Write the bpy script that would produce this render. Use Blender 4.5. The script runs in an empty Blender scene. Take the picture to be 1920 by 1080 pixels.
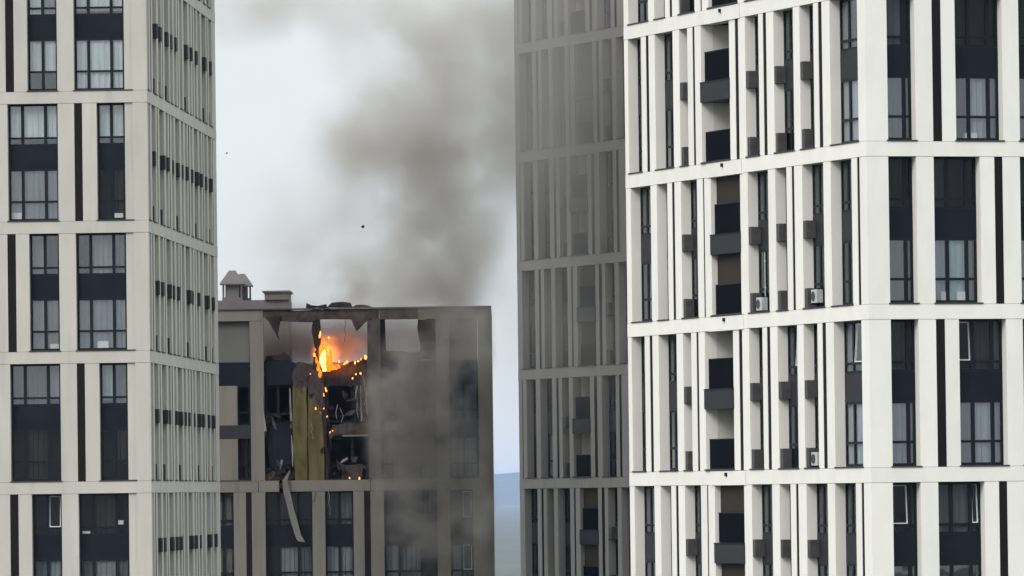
import bpy, bmesh, math, random
from mathutils import Vector, Matrix

random.seed(7)
SC = bpy.context.scene
COL = SC.collection

# ------------------------------------------------------------------ camera
FPX, SROLL, CAMZ = 13000.0, 0.0125, 50.0          # focal length in photo pixels (1920 wide), roll, height above the ground
CROLL = math.sqrt(1 - SROLL * SROLL)
PITCH = math.atan(383 / FPX)
cF = Vector((0, math.cos(PITCH), math.sin(PITCH)))
cU0 = Vector((0, -math.sin(PITCH), math.cos(PITCH)))
cR0 = Vector((1, 0, 0))
cR = CROLL * cR0 - SROLL * cU0
cU = SROLL * cR0 + CROLL * cU0
CAM = Vector((0, 0, CAMZ))
cam_data = bpy.data.cameras.new('camera')
cam_data.sensor_width = 36.0
cam_data.lens = FPX / 1920 * 36.0
cam_data.clip_start = 1.0
cam_data.clip_end = 60000
cam = bpy.data.objects.new('camera', cam_data)
COL.objects.link(cam)
m = Matrix((cR, cU, -cF)).transposed().to_4x4()
m.translation = CAM
cam.matrix_world = m
SC.camera = cam


def at(px, py, Y):
    """point at distance Y (metres north of the camera) in the direction of a photo pixel"""
    r = cF + cR * ((px - 960) / FPX) - cU * ((py - 540) / FPX)
    return CAM + r * (Y / r.y)


# ------------------------------------------------------------------ sky, sun, exposure
SUN_AZ, SUN_EL = math.radians(215), math.radians(38)      # azimuth from +Y clockwise: behind the camera, a little to the west
world = bpy.data.worlds.new('World')
SC.world = world
world.use_nodes = True
nt = world.node_tree
nt.nodes.clear()
out = nt.nodes.new('ShaderNodeOutputWorld')
bg1 = nt.nodes.new('ShaderNodeBackground')
bg2 = nt.nodes.new('ShaderNodeBackground')
mix = nt.nodes.new('ShaderNodeMixShader')
sky = nt.nodes.new('ShaderNodeTexSky')
sky.sky_type = 'NISHITA'
sky.sun_disc = False
sky.sun_elevation = SUN_EL
sky.sun_rotation = SUN_AZ
sky.air_density = 1.0
sky.dust_density = 3.0
bg1.inputs['Strength'].default_value = 0.08
nt.links.new(sky.outputs[0], bg1.inputs['Color'])
tc = nt.nodes.new('ShaderNodeTexCoord')
nz = nt.nodes.new('ShaderNodeTexNoise')
nz.inputs['Scale'].default_value = 14.0
nz.inputs['Detail'].default_value = 5.0
nz.inputs['Roughness'].default_value = 0.5
rmp = nt.nodes.new('ShaderNodeValToRGB')
rmp.color_ramp.elements[0].position = 0.32
rmp.color_ramp.elements[0].color = (0.425, 0.455, 0.468, 1)
rmp.color_ramp.elements[1].position = 0.66
rmp.color_ramp.elements[1].color = (0.485, 0.512, 0.522, 1)
nt.links.new(tc.outputs['Generated'], nz.inputs['Vector'])
nt.links.new(nz.outputs['Fac'], rmp.inputs['Fac'])
# standard overcast sky: the cloud sheet thins towards the zenith, L = Lh (1 + k sin(elevation))
sep = nt.nodes.new('ShaderNodeSeparateXYZ')
nt.links.new(tc.outputs['Generated'], sep.inputs[0])
cie = nt.nodes.new('ShaderNodeMapRange')
cie.inputs['From Min'].default_value = 0.0
cie.inputs['From Max'].default_value = 1.0
cie.inputs['To Min'].default_value = 1.0
cie.inputs['To Max'].default_value = 2.7
nt.links.new(sep.outputs['Z'], cie.inputs['Value'])
nt.links.new(rmp.outputs['Color'], bg2.inputs['Color'])
nt.links.new(cie.outputs[0], bg2.inputs['Strength'])
mix.inputs[0].default_value = 0.90          # an unbroken cloud sheet with a little of the blue behind it
nt.links.new(bg1.outputs[0], mix.inputs[1])
nt.links.new(bg2.outputs[0], mix.inputs[2])
nt.links.new(mix.outputs[0], out.inputs['Surface'])

sun_d = bpy.data.lights.new('sun', 'SUN')
sun_d.energy = 1.0
sun_d.angle = math.radians(25)
sun_d.color = (1.0, 0.97, 0.92)
sun = bpy.data.objects.new('sun', sun_d)
COL.objects.link(sun)
sdir = Vector((math.sin(SUN_AZ) * math.cos(SUN_EL), math.cos(SUN_AZ) * math.cos(SUN_EL), math.sin(SUN_EL)))
sun.rotation_euler = (-sdir).to_track_quat('-Z', 'Y').to_euler()

SC.view_settings.view_transform = 'Standard'
SC.view_settings.look = 'None'
SC.view_settings.exposure = 0.85
SC.view_settings.gamma = 1.0
SC.view_settings.use_curve_mapping = False
SC.render.engine = 'CYCLES'
SC.cycles.use_denoising = True
SC.cycles.use_adaptive_sampling = True
SC.cycles.max_bounces = 6
SC.cycles.transparent_max_bounces = 24
SC.cycles.volume_bounces = 1
SC.cycles.volume_max_steps = 256
SC.cycles.volume_step_rate = 1.0
SC.cycles.caustics_reflective = False
SC.cycles.caustics_refractive = False


# ------------------------------------------------------------------ materials
def new_mat(name):
    mt = bpy.data.materials.new(name)
    mt.use_nodes = True
    n = mt.node_tree.nodes
    return mt, mt.node_tree, n['Principled BSDF']


def surf(name, col, rough=0.8, metal=0.0, var=0.12, scale=(0.6, 0.6, 0.25), streak=0.0, streak_col=None, bump=0.0, spec=0.18, piece=0.0):
    mt, t, b = new_mat(name)
    b.inputs['Roughness'].default_value = rough
    b.inputs['Metallic'].default_value = metal
    b.inputs['Specular IOR Level'].default_value = spec
    g = t.nodes.new('ShaderNodeNewGeometry')
    mp = t.nodes.new('ShaderNodeMapping')
    mp.inputs['Scale'].default_value = scale
    t.links.new(g.outputs['Position'], mp.inputs['Vector'])
    n1 = t.nodes.new('ShaderNodeTexNoise')
    n1.inputs['Scale'].default_value = 1.0
    n1.inputs['Detail'].default_value = 6
    n1.inputs['Roughness'].default_value = 0.6
    t.links.new(mp.outputs[0], n1.inputs['Vector'])
    mr = t.nodes.new('ShaderNodeMapRange')
    mr.inputs['From Min'].default_value = 0.3
    mr.inputs['From Max'].default_value = 0.7
    mr.inputs['To Min'].default_value = 1 - var
    mr.inputs['To Max'].default_value = 1 + var * 0.5
    t.links.new(n1.outputs['Fac'], mr.inputs['Value'])
    vm = t.nodes.new('ShaderNodeVectorMath')
    vm.operation = 'SCALE'
    vm.inputs[0].default_value = col
    t.links.new(mr.outputs[0], vm.inputs['Scale'])
    last = vm.outputs['Vector']
    if piece > 0:                                   # each panel came from its own batch
        oi = t.nodes.new('ShaderNodeObjectInfo')
        pr_ = t.nodes.new('ShaderNodeMapRange')
        pr_.inputs['To Min'].default_value = 1 - piece
        pr_.inputs['To Max'].default_value = 1 + piece * 0.6
        t.links.new(oi.outputs['Random'], pr_.inputs['Value'])
        v2 = t.nodes.new('ShaderNodeVectorMath')
        v2.operation = 'SCALE'
        t.links.new(last, v2.inputs[0])
        t.links.new(pr_.outputs[0], v2.inputs['Scale'])
        last = v2.outputs['Vector']
    if streak > 0:
        m2 = t.nodes.new('ShaderNodeMapping')
        m2.inputs['Scale'].default_value = (1.6, 1.6, 0.09)
        t.links.new(g.outputs['Position'], m2.inputs['Vector'])
        n2 = t.nodes.new('ShaderNodeTexNoise')
        n2.inputs['Scale'].default_value = 1.3
        n2.inputs['Detail'].default_value = 5
        t.links.new(m2.outputs[0], n2.inputs['Vector'])
        r2 = t.nodes.new('ShaderNodeMapRange')
        r2.inputs['From Min'].default_value = 0.52
        r2.inputs['From Max'].default_value = 0.72
        r2.inputs['To Max'].default_value = streak
        t.links.new(n2.outputs['Fac'], r2.inputs['Value'])
        mx = t.nodes.new('ShaderNodeMix')
        mx.data_type = 'RGBA'
        t.links.new(r2.outputs[0], mx.inputs['Factor'])
        t.links.new(last, mx.inputs['A'])
        mx.inputs['B'].default_value = (*(streak_col or [c * 0.6 for c in col]), 1)
        last = mx.outputs['Result']
    t.links.new(last, b.inputs['Base Color'])
    if bump > 0:
        n3 = t.nodes.new('ShaderNodeTexNoise')
        n3.inputs['Scale'].default_value = 9
        n3.inputs['Detail'].default_value = 4
        t.links.new(g.outputs['Position'], n3.inputs['Vector'])
        bp = t.nodes.new('ShaderNodeBump')
        bp.inputs['Strength'].default_value = bump
        bp.inputs['Distance'].default_value = 0.02
        t.links.new(n3.outputs['Fac'], bp.inputs['Height'])
        t.links.new(bp.outputs[0], b.inputs['Normal'])
    return mt


def glass(name, tint=(0.955, 0.97, 0.975), refl=(0.9, 0.95, 1.0), extra=-0.012):
    mt = bpy.data.materials.new(name)
    mt.use_nodes = True
    t = mt.node_tree
    t.nodes.clear()
    o = t.nodes.new('ShaderNodeOutputMaterial')
    tr = t.nodes.new('ShaderNodeBsdfTransparent')
    tr.inputs[0].default_value = (*tint, 1)
    gl = t.nodes.new('ShaderNodeBsdfGlossy')
    gl.inputs['Color'].default_value = (*refl, 1)
    gl.inputs['Roughness'].default_value = 0.03
    fr = t.nodes.new('ShaderNodeFresnel')
    gb = t.nodes.new('ShaderNodeNewGeometry')          # thin sheet: the same reflectance from both sides
    io = t.nodes.new('ShaderNodeMapRange')
    io.inputs['To Min'].default_value = 1.36
    io.inputs['To Max'].default_value = 1 / 1.36
    t.links.new(gb.outputs['Backfacing'], io.inputs['Value'])
    t.links.new(io.outputs[0], fr.inputs['IOR'])
    ad = t.nodes.new('ShaderNodeMath')
    ad.inputs[1].default_value = extra
    t.links.new(fr.outputs[0], ad.inputs[0])
    # slight unevenness of the float glass
    g = t.nodes.new('ShaderNodeNewGeometry')
    n = t.nodes.new('ShaderNodeTexNoise')
    n.inputs['Scale'].default_value = 0.9
    t.links.new(g.outputs['Position'], n.inputs['Vector'])
    bp = t.nodes.new('ShaderNodeBump')
    bp.inputs['Strength'].default_value = 0.15
    bp.inputs['Distance'].default_value = 0.05
    t.links.new(n.outputs['Fac'], bp.inputs['Height'])
    t.links.new(bp.outputs[0], gl.inputs['Normal'])
    mx = t.nodes.new('ShaderNodeMixShader')
    t.links.new(ad.outputs[0], mx.inputs[0])
    t.links.new(tr.outputs[0], mx.inputs[1])
    t.links.new(gl.outputs[0], mx.inputs[2])
    t.links.new(mx.outputs[0], o.inputs['Surface'])
    return mt


def emit(name, col, strength):
    mt = bpy.data.materials.new(name)
    mt.use_nodes = True
    t = mt.node_tree
    t.nodes.clear()
    o = t.nodes.new('ShaderNodeOutputMaterial')
    e = t.nodes.new('ShaderNodeEmission')
    e.inputs['Strength'].default_value = strength
    g = t.nodes.new('ShaderNodeNewGeometry')
    n = t.nodes.new('ShaderNodeTexNoise')
    n.inputs['Scale'].default_value = 5.0
    t.links.new(g.outputs['Position'], n.inputs['Vector'])
    r = t.nodes.new('ShaderNodeValToRGB')
    r.color_ramp.elements[0].position = 0.35
    r.color_ramp.elements[0].color = (col[0], col[1] * 0.55, col[2] * 0.3, 1)
    r.color_ramp.elements[1].position = 0.6
    r.color_ramp.elements[1].color = (*col, 1)
    t.links.new(n.outputs['Fac'], r.inputs['Fac'])
    t.links.new(r.outputs[0], e.inputs['Color'])
    t.links.new(e.outputs[0], o.inputs['Surface'])
    return mt


M = {}
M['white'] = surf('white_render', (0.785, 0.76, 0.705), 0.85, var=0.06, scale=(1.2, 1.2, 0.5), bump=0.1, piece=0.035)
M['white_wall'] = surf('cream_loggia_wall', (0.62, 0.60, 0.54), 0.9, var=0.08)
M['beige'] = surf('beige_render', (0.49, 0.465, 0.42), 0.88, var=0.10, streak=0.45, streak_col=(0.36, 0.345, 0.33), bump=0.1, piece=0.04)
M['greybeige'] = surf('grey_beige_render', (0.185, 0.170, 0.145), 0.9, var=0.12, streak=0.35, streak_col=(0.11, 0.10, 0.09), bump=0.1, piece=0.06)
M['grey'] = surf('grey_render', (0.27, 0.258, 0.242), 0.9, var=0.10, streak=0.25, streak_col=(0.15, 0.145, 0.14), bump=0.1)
M['strip'] = surf('dark_brown_panel', (0.011, 0.0085, 0.0105), 0.6, var=0.2, scale=(1, 1, .3), spec=0.08)
M['spandrel'] = surf('navy_metal_panel', (0.009, 0.0115, 0.019), 0.5, var=0.25, scale=(1, 1, 1), spec=0.10)
M['spandrel_grey'] = surf('charcoal_metal_panel', (0.028, 0.027, 0.033), 0.6, var=0.2, scale=(1, 1, 1))
M['frame'] = surf('dark_window_frame', (0.005, 0.008, 0.014), 0.5, var=0.2)
M['sill'] = surf('dark_sill_metal', (0.055, 0.05, 0.048), 0.6, var=0.25)
M['box'] = surf('charcoal_perforated_metal', (0.075, 0.071, 0.073), 0.65, var=0.25, scale=(3, 3, 3))
M['box_dark'] = surf('black_brown_metal', (0.035, 0.030, 0.032), 0.65, var=0.25, scale=(3, 3, 3))
M['rail'] = surf('navy_railing_sheet', (0.0008, 0.0012, 0.005), 0.6, var=0.2, spec=0.03)
M['inside'] = surf('dark_room', (0.018, 0.017, 0.020), 0.9, var=0.3)
M['core'] = surf('structural_wall', (0.12, 0.115, 0.11), 0.9, var=0.1)
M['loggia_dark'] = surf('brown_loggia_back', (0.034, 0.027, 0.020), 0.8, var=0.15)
M['joint'] = surf('dark_joint', (0.10, 0.095, 0.09), 0.9)
M['glass'] = glass('window_glass')
M['glass_coated'] = glass('coated_window_glass', tint=(0.93, 0.95, 0.96), extra=0.055)
M['white_paint'] = surf('white_plastic', (0.75, 0.76, 0.78), 0.5, var=0.05, scale=(3, 3, 3))
M['card'] = surf('dull_white_card', (0.42, 0.43, 0.44), 0.7, var=0.1, scale=(3, 3, 3))
M['ac_paint'] = surf('weathered_white_metal', (0.50, 0.50, 0.50), 0.6, var=0.2, scale=(3, 3, 3))
M['ac_dark'] = surf('dark_grille', (0.06, 0.06, 0.065), 0.6)
for nm, c in (('curtain_pale', (0.86, 0.91, 0.92)), ('curtain_grey', (0.30, 0.325, 0.35)), ('curtain_mid', (0.135, 0.145, 0.16)),
              ('curtain_warm', (0.27, 0.25, 0.235)), ('curtain_brown', (0.045, 0.038, 0.042)), ('curtain_teal', (0.42, 0.55, 0.56))):
    M[nm] = surf(nm, c, 0.95, var=0.15, scale=(2.5, 2.5, 0.3))
M['char'] = surf('charred_cladding', (0.030, 0.022, 0.021), 0.95, var=0.6, scale=(2.2, 2.2, 2.2), bump=0.6)
M['char_light'] = surf('scorched_cladding', (0.066, 0.050, 0.046), 0.95, var=0.6, scale=(1.8, 1.8, 1.8), bump=0.6)
M['sooty'] = surf('soot_covered_render', (0.095, 0.080, 0.072), 0.95, var=0.55, scale=(1.1, 1.1, 0.6), streak=0.6, streak_col=(0.045, 0.037, 0.034), bump=0.3)
M['wool'] = surf('mineral_wool', (0.118, 0.094, 0.040), 1.0, var=0.45, scale=(1.6, 1.6, 0.5), streak=0.55, streak_col=(0.075, 0.056, 0.03), bump=0.7)
M['torn'] = surf('torn_pale_sheet', (0.22, 0.21, 0.19), 0.6, var=0.3, scale=(2, 2, 2))
M['roofing'] = surf('grey_roof_metal', (0.15, 0.135, 0.135), 0.8, var=0.15)
M['slab'] = surf('concrete_slab', (0.15, 0.145, 0.14), 0.9, var=0.2)


# ------------------------------------------------------------------ helpers
def tag(o, label=None, cat=None, group=None, kind=None):
    for k, v in (('label', label), ('category', cat), ('group', group), ('kind', kind)):
        if v:
            o[k] = v
    return o


def link(name, mesh, parent=None):
    o = bpy.data.objects.new(name, mesh)
    COL.objects.link(o)
    if parent:
        o.parent = parent
    return o


def empty(name, loc):
    o = bpy.data.objects.new(name, None)
    o.empty_display_size = 1
    COL.objects.link(o)
    o.location = loc
    return o


_boxes = {}


def bm_box(bm, x0, x1, y0, y1, z0, z1):
    v = [bm.verts.new(p) for p in ((x0, y0, z0), (x1, y0, z0), (x1, y1, z0), (x0, y1, z0), (x0, y0, z1), (x1, y0, z1), (x1, y1, z1), (x0, y1, z1))]
    for f in ((0, 3, 2, 1), (4, 5, 6, 7), (0, 1, 5, 4), (1, 2, 6, 5), (2, 3, 7, 6), (3, 0, 4, 7)):
        bm.faces.new([v[i] for i in f])


def to_mesh(bm, name, mat):
    bmesh.ops.recalc_face_normals(bm, faces=bm.faces)
    me = bpy.data.meshes.new(name)
    bm.to_mesh(me)
    bm.free()
    me.materials.append(M[mat] if isinstance(mat, str) else mat)
    return me


def box_mesh(sx, sy, sz, mat):
    key = (round(sx, 3), round(sy, 3), round(sz, 3), mat)
    if key not in _boxes:
        bm = bmesh.new()
        bm_box(bm, -sx / 2, sx / 2, -sy / 2, sy / 2, -sz / 2, sz / 2)
        _boxes[key] = to_mesh(bm, 'block', mat)
    return _boxes[key]


class Face:
    """a facade: u runs along it from the corner, w points out of it, z is up"""
    def __init__(s, tower, origin, d, flip=False):
        s.t = tower
        s.d = Vector((d[0], d[1], 0)).normalized()
        s.n = Vector((-s.d.y, s.d.x, 0)) * (-1 if flip else 1)
        s.sy = -1 if flip else 1
        s.rel = Vector((origin[0], origin[1], 0)) - Vector((tower.location.x, tower.location.y, 0))
        s.a = math.atan2(s.d.y, s.d.x)

    def loc(s, u, w, z):
        return s.rel + s.d * u + s.n * w + Vector((0, 0, z))

    def world(s, u, w, z):
        return s.loc(u, w, z) + Vector((s.t.location.x, s.t.location.y, 0))

    def place(s, o, u, w, z):
        o.location = s.loc(u, w, z)
        o.rotation_euler = (0, 0, s.a)
        return o

    def box(s, name, u0, u1, w0, w1, z0, z1, mat):
        o = link(name, box_mesh(u1 - u0, w1 - w0, z1 - z0, mat), s.t)
        return s.place(o, (u0 + u1) / 2, (w0 + w1) / 2, (z0 + z1) / 2)

    def sub(s, name, part, me, du, dw, dz):
        o = link(name, me, part)
        o.location = (du, dw * s.sy, dz)
        return o


_frames = {}


def frame_mesh(w, h, cols, trans, bar=0.095, t=0.07):
    """window frame: outer bars, mullions at the given fractions, one transom; centred on its opening"""
    key = (round(w, 3), round(h, 3), tuple(cols), round(trans, 3), bar)
    if key in _frames:
        return _frames[key]
    bm = bmesh.new()
    X, Z, b = w / 2, h / 2, bar
    bm_box(bm, -X, X, -t / 2, t / 2, Z - b, Z)
    bm_box(bm, -X, X, -t / 2, t / 2, -Z, -Z + b)
    bm_box(bm, -X, -X + b, -t / 2, t / 2, -Z + b, Z - b)
    bm_box(bm, X - b, X, -t / 2, t / 2, -Z + b, Z - b)
    zt = Z - trans
    for c in cols:
        x = -X + c * w
        bm_box(bm, x - b * 0.75, x + b * 0.75, -t / 2, t / 2, -Z + b, Z - b)
    edges = [-X + b] + [v for c in cols for v in (-X + c * w - b * 0.75, -X + c * w + b * 0.75)] + [X - b]
    for i in range(0, len(edges), 2):
        if -Z + b < zt - b / 2:
            bm_box(bm, edges[i], edges[i + 1], -t / 2, t / 2, zt - b / 2, zt + b / 2)
    _frames[key] = (to_mesh(bm, 'window_frame', 'frame'), edges, zt)
    return _frames[key]


_curt = {}


def curtain_mesh(w, h, mat, amp=0.03, seed=0):
    key = (round(w, 2), round(h, 2), mat, seed)
    if key not in _curt:
        bm = bmesh.new()
        n = max(8, int(w / 0.06))
        rnd = random.Random(seed)
        ph = rnd.random() * 6
        cols = []
        for i in range(n + 1):
            x = -w / 2 + w * i / n
            y = amp * (math.sin(x * 21 + ph) + 0.5 * math.sin(x * 47 + ph * 2))
            cols.append((bm.verts.new((x, y, -h / 2)), bm.verts.new((x * 0.98, y * 0.7, h / 2))))
        for i in range(n):
            bm.faces.new((cols[i][0], cols[i + 1][0], cols[i + 1][1], cols[i][1]))
        bmesh.ops.solidify(bm, geom=bm.faces[:], thickness=0.006)
        _curt[key] = to_mesh(bm, 'curtain', mat)
    return _curt[key]


def sash_mesh(w, h):
    bm = bmesh.new()
    X, Z, b, t = w / 2, h / 2, 0.035, 0.03
    bm_box(bm, -X, X, -t, t, Z - b, Z)
    bm_box(bm, -X, X, -t, t, -Z, -Z + b)
    bm_box(bm, -X, -X + b, -t, t, -Z + b, Z - b)
    bm_box(bm, X - b, X, -t, t, -Z + b, Z - b)
    return to_mesh(bm, 'sash', 'white_paint')


def window(face, u0, u1, z0, z1, wpos, cols, trans, look=None, sash=None, panes=True, gl='glass'):
    """window part (its frame) with panes, curtains and perhaps an opened sash as sub-parts.
    look: one curtain name per light, None = bare"""
    w, h = u1 - u0, z1 - z0
    me, edges, zt = frame_mesh(w, h, cols, trans)
    o = link('window', me, face.t)
    face.place(o, (u0 + u1) / 2, wpos, (z0 + z1) / 2)
    b = 0.095
    k = 0
    nl = len(edges) // 2
    if panes:
        for i in range(0, len(edges), 2):
            a, c = edges[i], edges[i + 1]
            for (za, zb) in ((-h / 2 + b, zt - b / 2), (zt + b / 2, h / 2 - b)):
                if zb - za > 0.05:
                    face.sub('pane', o, box_mesh(c - a, 0.012, zb - za, gl), (a + c) / 2, 0.0, (za + zb) / 2)
    elif panes is False:
        face.sub('pane', o, box_mesh(w - 2 * b, 0.012, h - 2 * b, 'glass'), 0, -0.042, 0)
    if look:
        if isinstance(look, str):
            look = [look]
        if len(look) == 1:
            spans = [(-w / 2 + 0.02, w / 2 - 0.02)]
        else:
            spans = []
            for i in range(0, len(edges), 2):
                spans.append((edges[i] - 0.04, edges[i + 1] + 0.04))
        for i, (a, c) in enumerate(spans):
            lk = look[i % len(look)]
            if not lk:
                continue
            full = 1.0
            if ':' in lk:
                lk, full = lk.split(':')
                full = float(full)
            hh = (h - 0.06) * full
            face.sub('curtain', o, curtain_mesh(c - a, hh, 'curtain_' + lk, seed=i), (a + c) / 2, -0.09, h / 2 - 0.03 - hh / 2)
    if sash:
        i, zf = sash
        a, c = edges[2 * i], edges[2 * i + 1]
        hh = (h / 2 - b) - (zt + b / 2)
        s = face.sub('sash', o, sash_mesh(c - a, hh), (a + c) / 2, -0.06, (zt + b / 2 + h / 2 - b) / 2)
        s.rotation_euler = (math.radians(4) * face.sy, 0, 0)
        s['label'] = 'white inner edge of a tilted window sash'
    return o


MOD, SILL0, BAND = 6.035, 50.74, 0.55
OPEN = MOD - BAND
UP_H, SP_H = 1.95, 1.06                      # height of the upper window and of the spandrel under it
DEPTH = 0.40                                 # how far the windows lie behind the piers


def sill_z(k):
    return SILL0 + MOD * k


def loggia(face, k, u0, u1, mats, dark):
    z0 = sill_z(k)
    T = z0 + OPEN
    if dark:
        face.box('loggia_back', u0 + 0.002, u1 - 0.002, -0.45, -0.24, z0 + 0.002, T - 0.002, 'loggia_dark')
    else:
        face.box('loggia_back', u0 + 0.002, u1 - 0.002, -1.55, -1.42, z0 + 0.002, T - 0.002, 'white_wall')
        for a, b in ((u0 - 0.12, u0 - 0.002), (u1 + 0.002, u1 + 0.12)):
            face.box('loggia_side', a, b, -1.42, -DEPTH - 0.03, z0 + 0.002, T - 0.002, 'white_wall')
    s = face.box('loggia_slab', u0 - 0.03, u1 - 0.004, (-1.41 if not dark else -0.235), 0.06, z0 + 2.42, z0 + 3.16, 'spandrel_grey')
    face.box('slab_cap', u0 - 0.03, u1 + 0.10 if False else u1 - 0.004, -0.12, 0.075, z0 + 3.163, z0 + 3.22, 'spandrel')
    face.box('loggia_sill', u0 - 0.03, u1 + 0.03, (-1.41 if not dark else -0.235), 0.07, z0 + 0.003, z0 + 0.07, 'sill')
    for zz in (0.075, 3.225):
        r = face.box('railing', u0 + 0.03, u1 - 0.22, -0.10, -0.07, z0 + zz, z0 + zz + 1.14, 'rail')
        h = face.sub('handrail', r, box_mesh(u1 - u0 - 0.25, 0.05, 0.04, 'frame'), 0, 0, 0.59)


def pier_run(face, k, ops, ua, ub, mat, depth=DEPTH + 0.1):
    z0 = sill_z(k)
    prev = ua
    for (u0, u1, ty) in list(ops) + [(ub, ub, 'E')]:
        if u0 - prev > 0.02:
            face.box('pier', prev, u0, -depth, 0.0, z0 + 0.012, z0 + OPEN - 0.012, mat)
        prev = u1


def bay(face, k, u0, u1, mats, looks=None, simple=False, boxes=True, cols=None, sash=None, spmat='spandrel', boxmat='box', door=False, rnd=None, boxw=0.42, boxout=-0.012, gl=('glass', 'glass')):
    z0 = sill_z(k)
    T = z0 + OPEN
    g = 0.004
    face.box('sill', u0 - 0.05, u1 + 0.05, -DEPTH + 0.04, 0.045, z0 + 0.003, z0 + 0.055, 'sill')
    wp = -DEPTH + 0.0
    zs0, zs1 = T - UP_H - SP_H, T - UP_H
    if simple:
        face.box('glazing', u0 + g, u1 - g, wp - 0.05, wp, z0 + 0.06, T - 0.004, 'spandrel')
    else:
        w = u1 - u0
        if cols is None:
            cols = (0.24, 0.68) if w > 1.75 else ((0.5,) if w > 0.9 else ())
        lk = looks or (None, None)
        sa = sash or (None, None)
        window(face, u0 + g, u1 - g, zs1, T - 0.004, wp - 0.05, cols, 1.58, lk[0], sa[0], gl=gl[0])
        face.box('spandrel', u0 + g, u1 - g, wp - 0.07, wp - 0.01, zs0, zs1 - 0.004, spmat)
        window(face, u0 + g, u1 - g, z0 + 0.06, zs0 - 0.004, wp - 0.05, cols, 1.53, lk[1], sa[1], gl=gl[1])
    if boxes:
        bw = min(boxw, (u1 - u0) * 0.6)
        face.box('equipment_box', u1 - bw, u1 - 0.004, wp + 0.004, boxout, z0 + 2.70, z0 + 3.36, boxmat)
        face.box('equipment_box', u1 - (bw if boxout < 0 else bw * 0.5), u1 - 0.004, wp + 0.004, min(boxout - 0.03, -0.1 if boxout > 0 else 0), z0 + 0.06, z0 + 0.80, boxmat)


def strip(face, k, u0, u1):
    z0 = sill_z(k)
    face.box('dark_strip', u0 + 0.003, u1 - 0.003, -0.12, -0.014, z0 + 0.004, z0 + OPEN - 0.004, 'strip')


def bands(face, k, ua, ub, mat, cuts=()):
    """the horizontal band under the sill of storey pair k; cuts = loggia panels with their own joints"""
    z1 = sill_z(k)
    prev = ua
    for (c0, c1) in list(cuts):
        face.box('floor_band', prev, c0 - 0.03, -DEPTH - 0.1, 0.012, z1 - BAND, z1, mat)
        p = face.box('band_panel', c0, c1, -DEPTH - 0.1, 0.045, z1 - BAND - 0.02, z1 - 0.01, mat)
        sp = face.sub('drain_spout', p, box_mesh(0.12, 0.14, 0.14, 'strip'), 0.1, 0.28, 0.14)
        prev = c1 + 0.03
    face.box('floor_band', prev, ub, -DEPTH - 0.1, 0.012, z1 - BAND, z1, mat)


def slabs(face, k, ua, ub):
    z0 = sill_z(k)
    face.box('floor_slab', ua, ub, -1.0, -DEPTH - 0.13, z0 - 0.4, z0 - 0.1, 'slab')
    face.box('floor_slab', ua, ub, -1.0, -DEPTH - 0.13, z0 + 2.6, z0 + 2.85, 'slab')


def core(tower, pts, z0, z1, mat='inside', name='core_wall'):
    bm = bmesh.new()
    lo = [bm.verts.new((x, y, z0)) for x, y in pts]
    hi = [bm.verts.new((x, y, z1)) for x, y in pts]
    n = len(pts)
    for i in range(n):
        bm.faces.new((lo[i], lo[(i + 1) % n], hi[(i + 1) % n], hi[i]))
    bm.faces.new(lo[::-1])
    bm.faces.new(hi)
    return link(name, to_mesh(bm, name, mat), tower)


def rect_of(fa, fb, ua, ub, inset):
    """footprint rectangle spanned by two faces that share a corner, inset from both"""
    o = fa.rel
    a, b = fa.d, fb.d
    return [tuple((o + a * x + b * y).xy) for x, y in ((inset, inset), (ua - inset, inset), (ua - inset, ub - inset), (inset, ub - inset))]


# ------------------------------------------------------------------ ground and hills
def ground_mat():
    mt, t, b = new_mat('city_ground')
    b.inputs['Roughness'].default_value = 0.95
    g = t.nodes.new('ShaderNodeNewGeometry')
    n = t.nodes.new('ShaderNodeTexNoise')
    n.inputs['Scale'].default_value = 0.002
    n.inputs['Detail'].default_value = 8
    t.links.new(g.outputs['Position'], n.inputs['Vector'])
    r = t.nodes.new('ShaderNodeValToRGB')
    r.color_ramp.elements[0].position = 0.35
    r.color_ramp.elements[0].color = (0.045, 0.055, 0.03, 1)
    r.color_ramp.elements[1].position = 0.65
    r.color_ramp.elements[1].color = (0.065, 0.07, 0.055, 1)
    t.links.new(n.outputs['Fac'], r.inputs['Fac'])
    t.links.new(r.outputs[0], b.inputs['Base Color'])
    return mt


bm = bmesh.new()
vs = [bm.verts.new(p) for p in ((-13000, -3000, 0), (13000, -3000, 0), (13000, 39000, 0), (-13000, 39000, 0))]
bm.faces.new(vs)
tag(link('ground', to_mesh(bm, 'ground', ground_mat())), kind='structure')

M['hill'] = surf('wooded_hillside', (0.045, 0.06, 0.035), 0.95, var=0.4, scale=(0.01, 0.01, 0.02))


def hills():
    bm = bmesh.new()
    nx, ny = 240, 14
    rows = []
    for j in range(ny + 1):
        row = []
        for i in range(nx + 1):
            x = -6000 + 12000 * i / nx
            y = 27000 + 8000 * j / ny
            t = j / ny
            prof = math.sin(math.pi * min(1, t * 1.0)) ** 0.7
            hgt = 131 + 6 * math.sin(x * 0.0011 + 1.3) + 2.2 * math.sin(x * 0.011 + 0.4) + 0.8 * math.sin(x * 0.047)
            row.append(bm.verts.new((x, y + 120 * math.sin(x * 0.002), max(-2, hgt * prof * (1 + 0.02 * math.sin(x * 0.02 + j))) - 1)))
        rows.append(row)
    for j in range(ny):
        for i in range(nx):
            f = bm.faces.new((rows[j][i], rows[j][i + 1], rows[j + 1][i + 1], rows[j + 1][i]))
            f.smooth = True
    o = link('hills', to_mesh(bm, 'hills', 'hill'))
    return tag(o, kind='structure')


hills()

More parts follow.
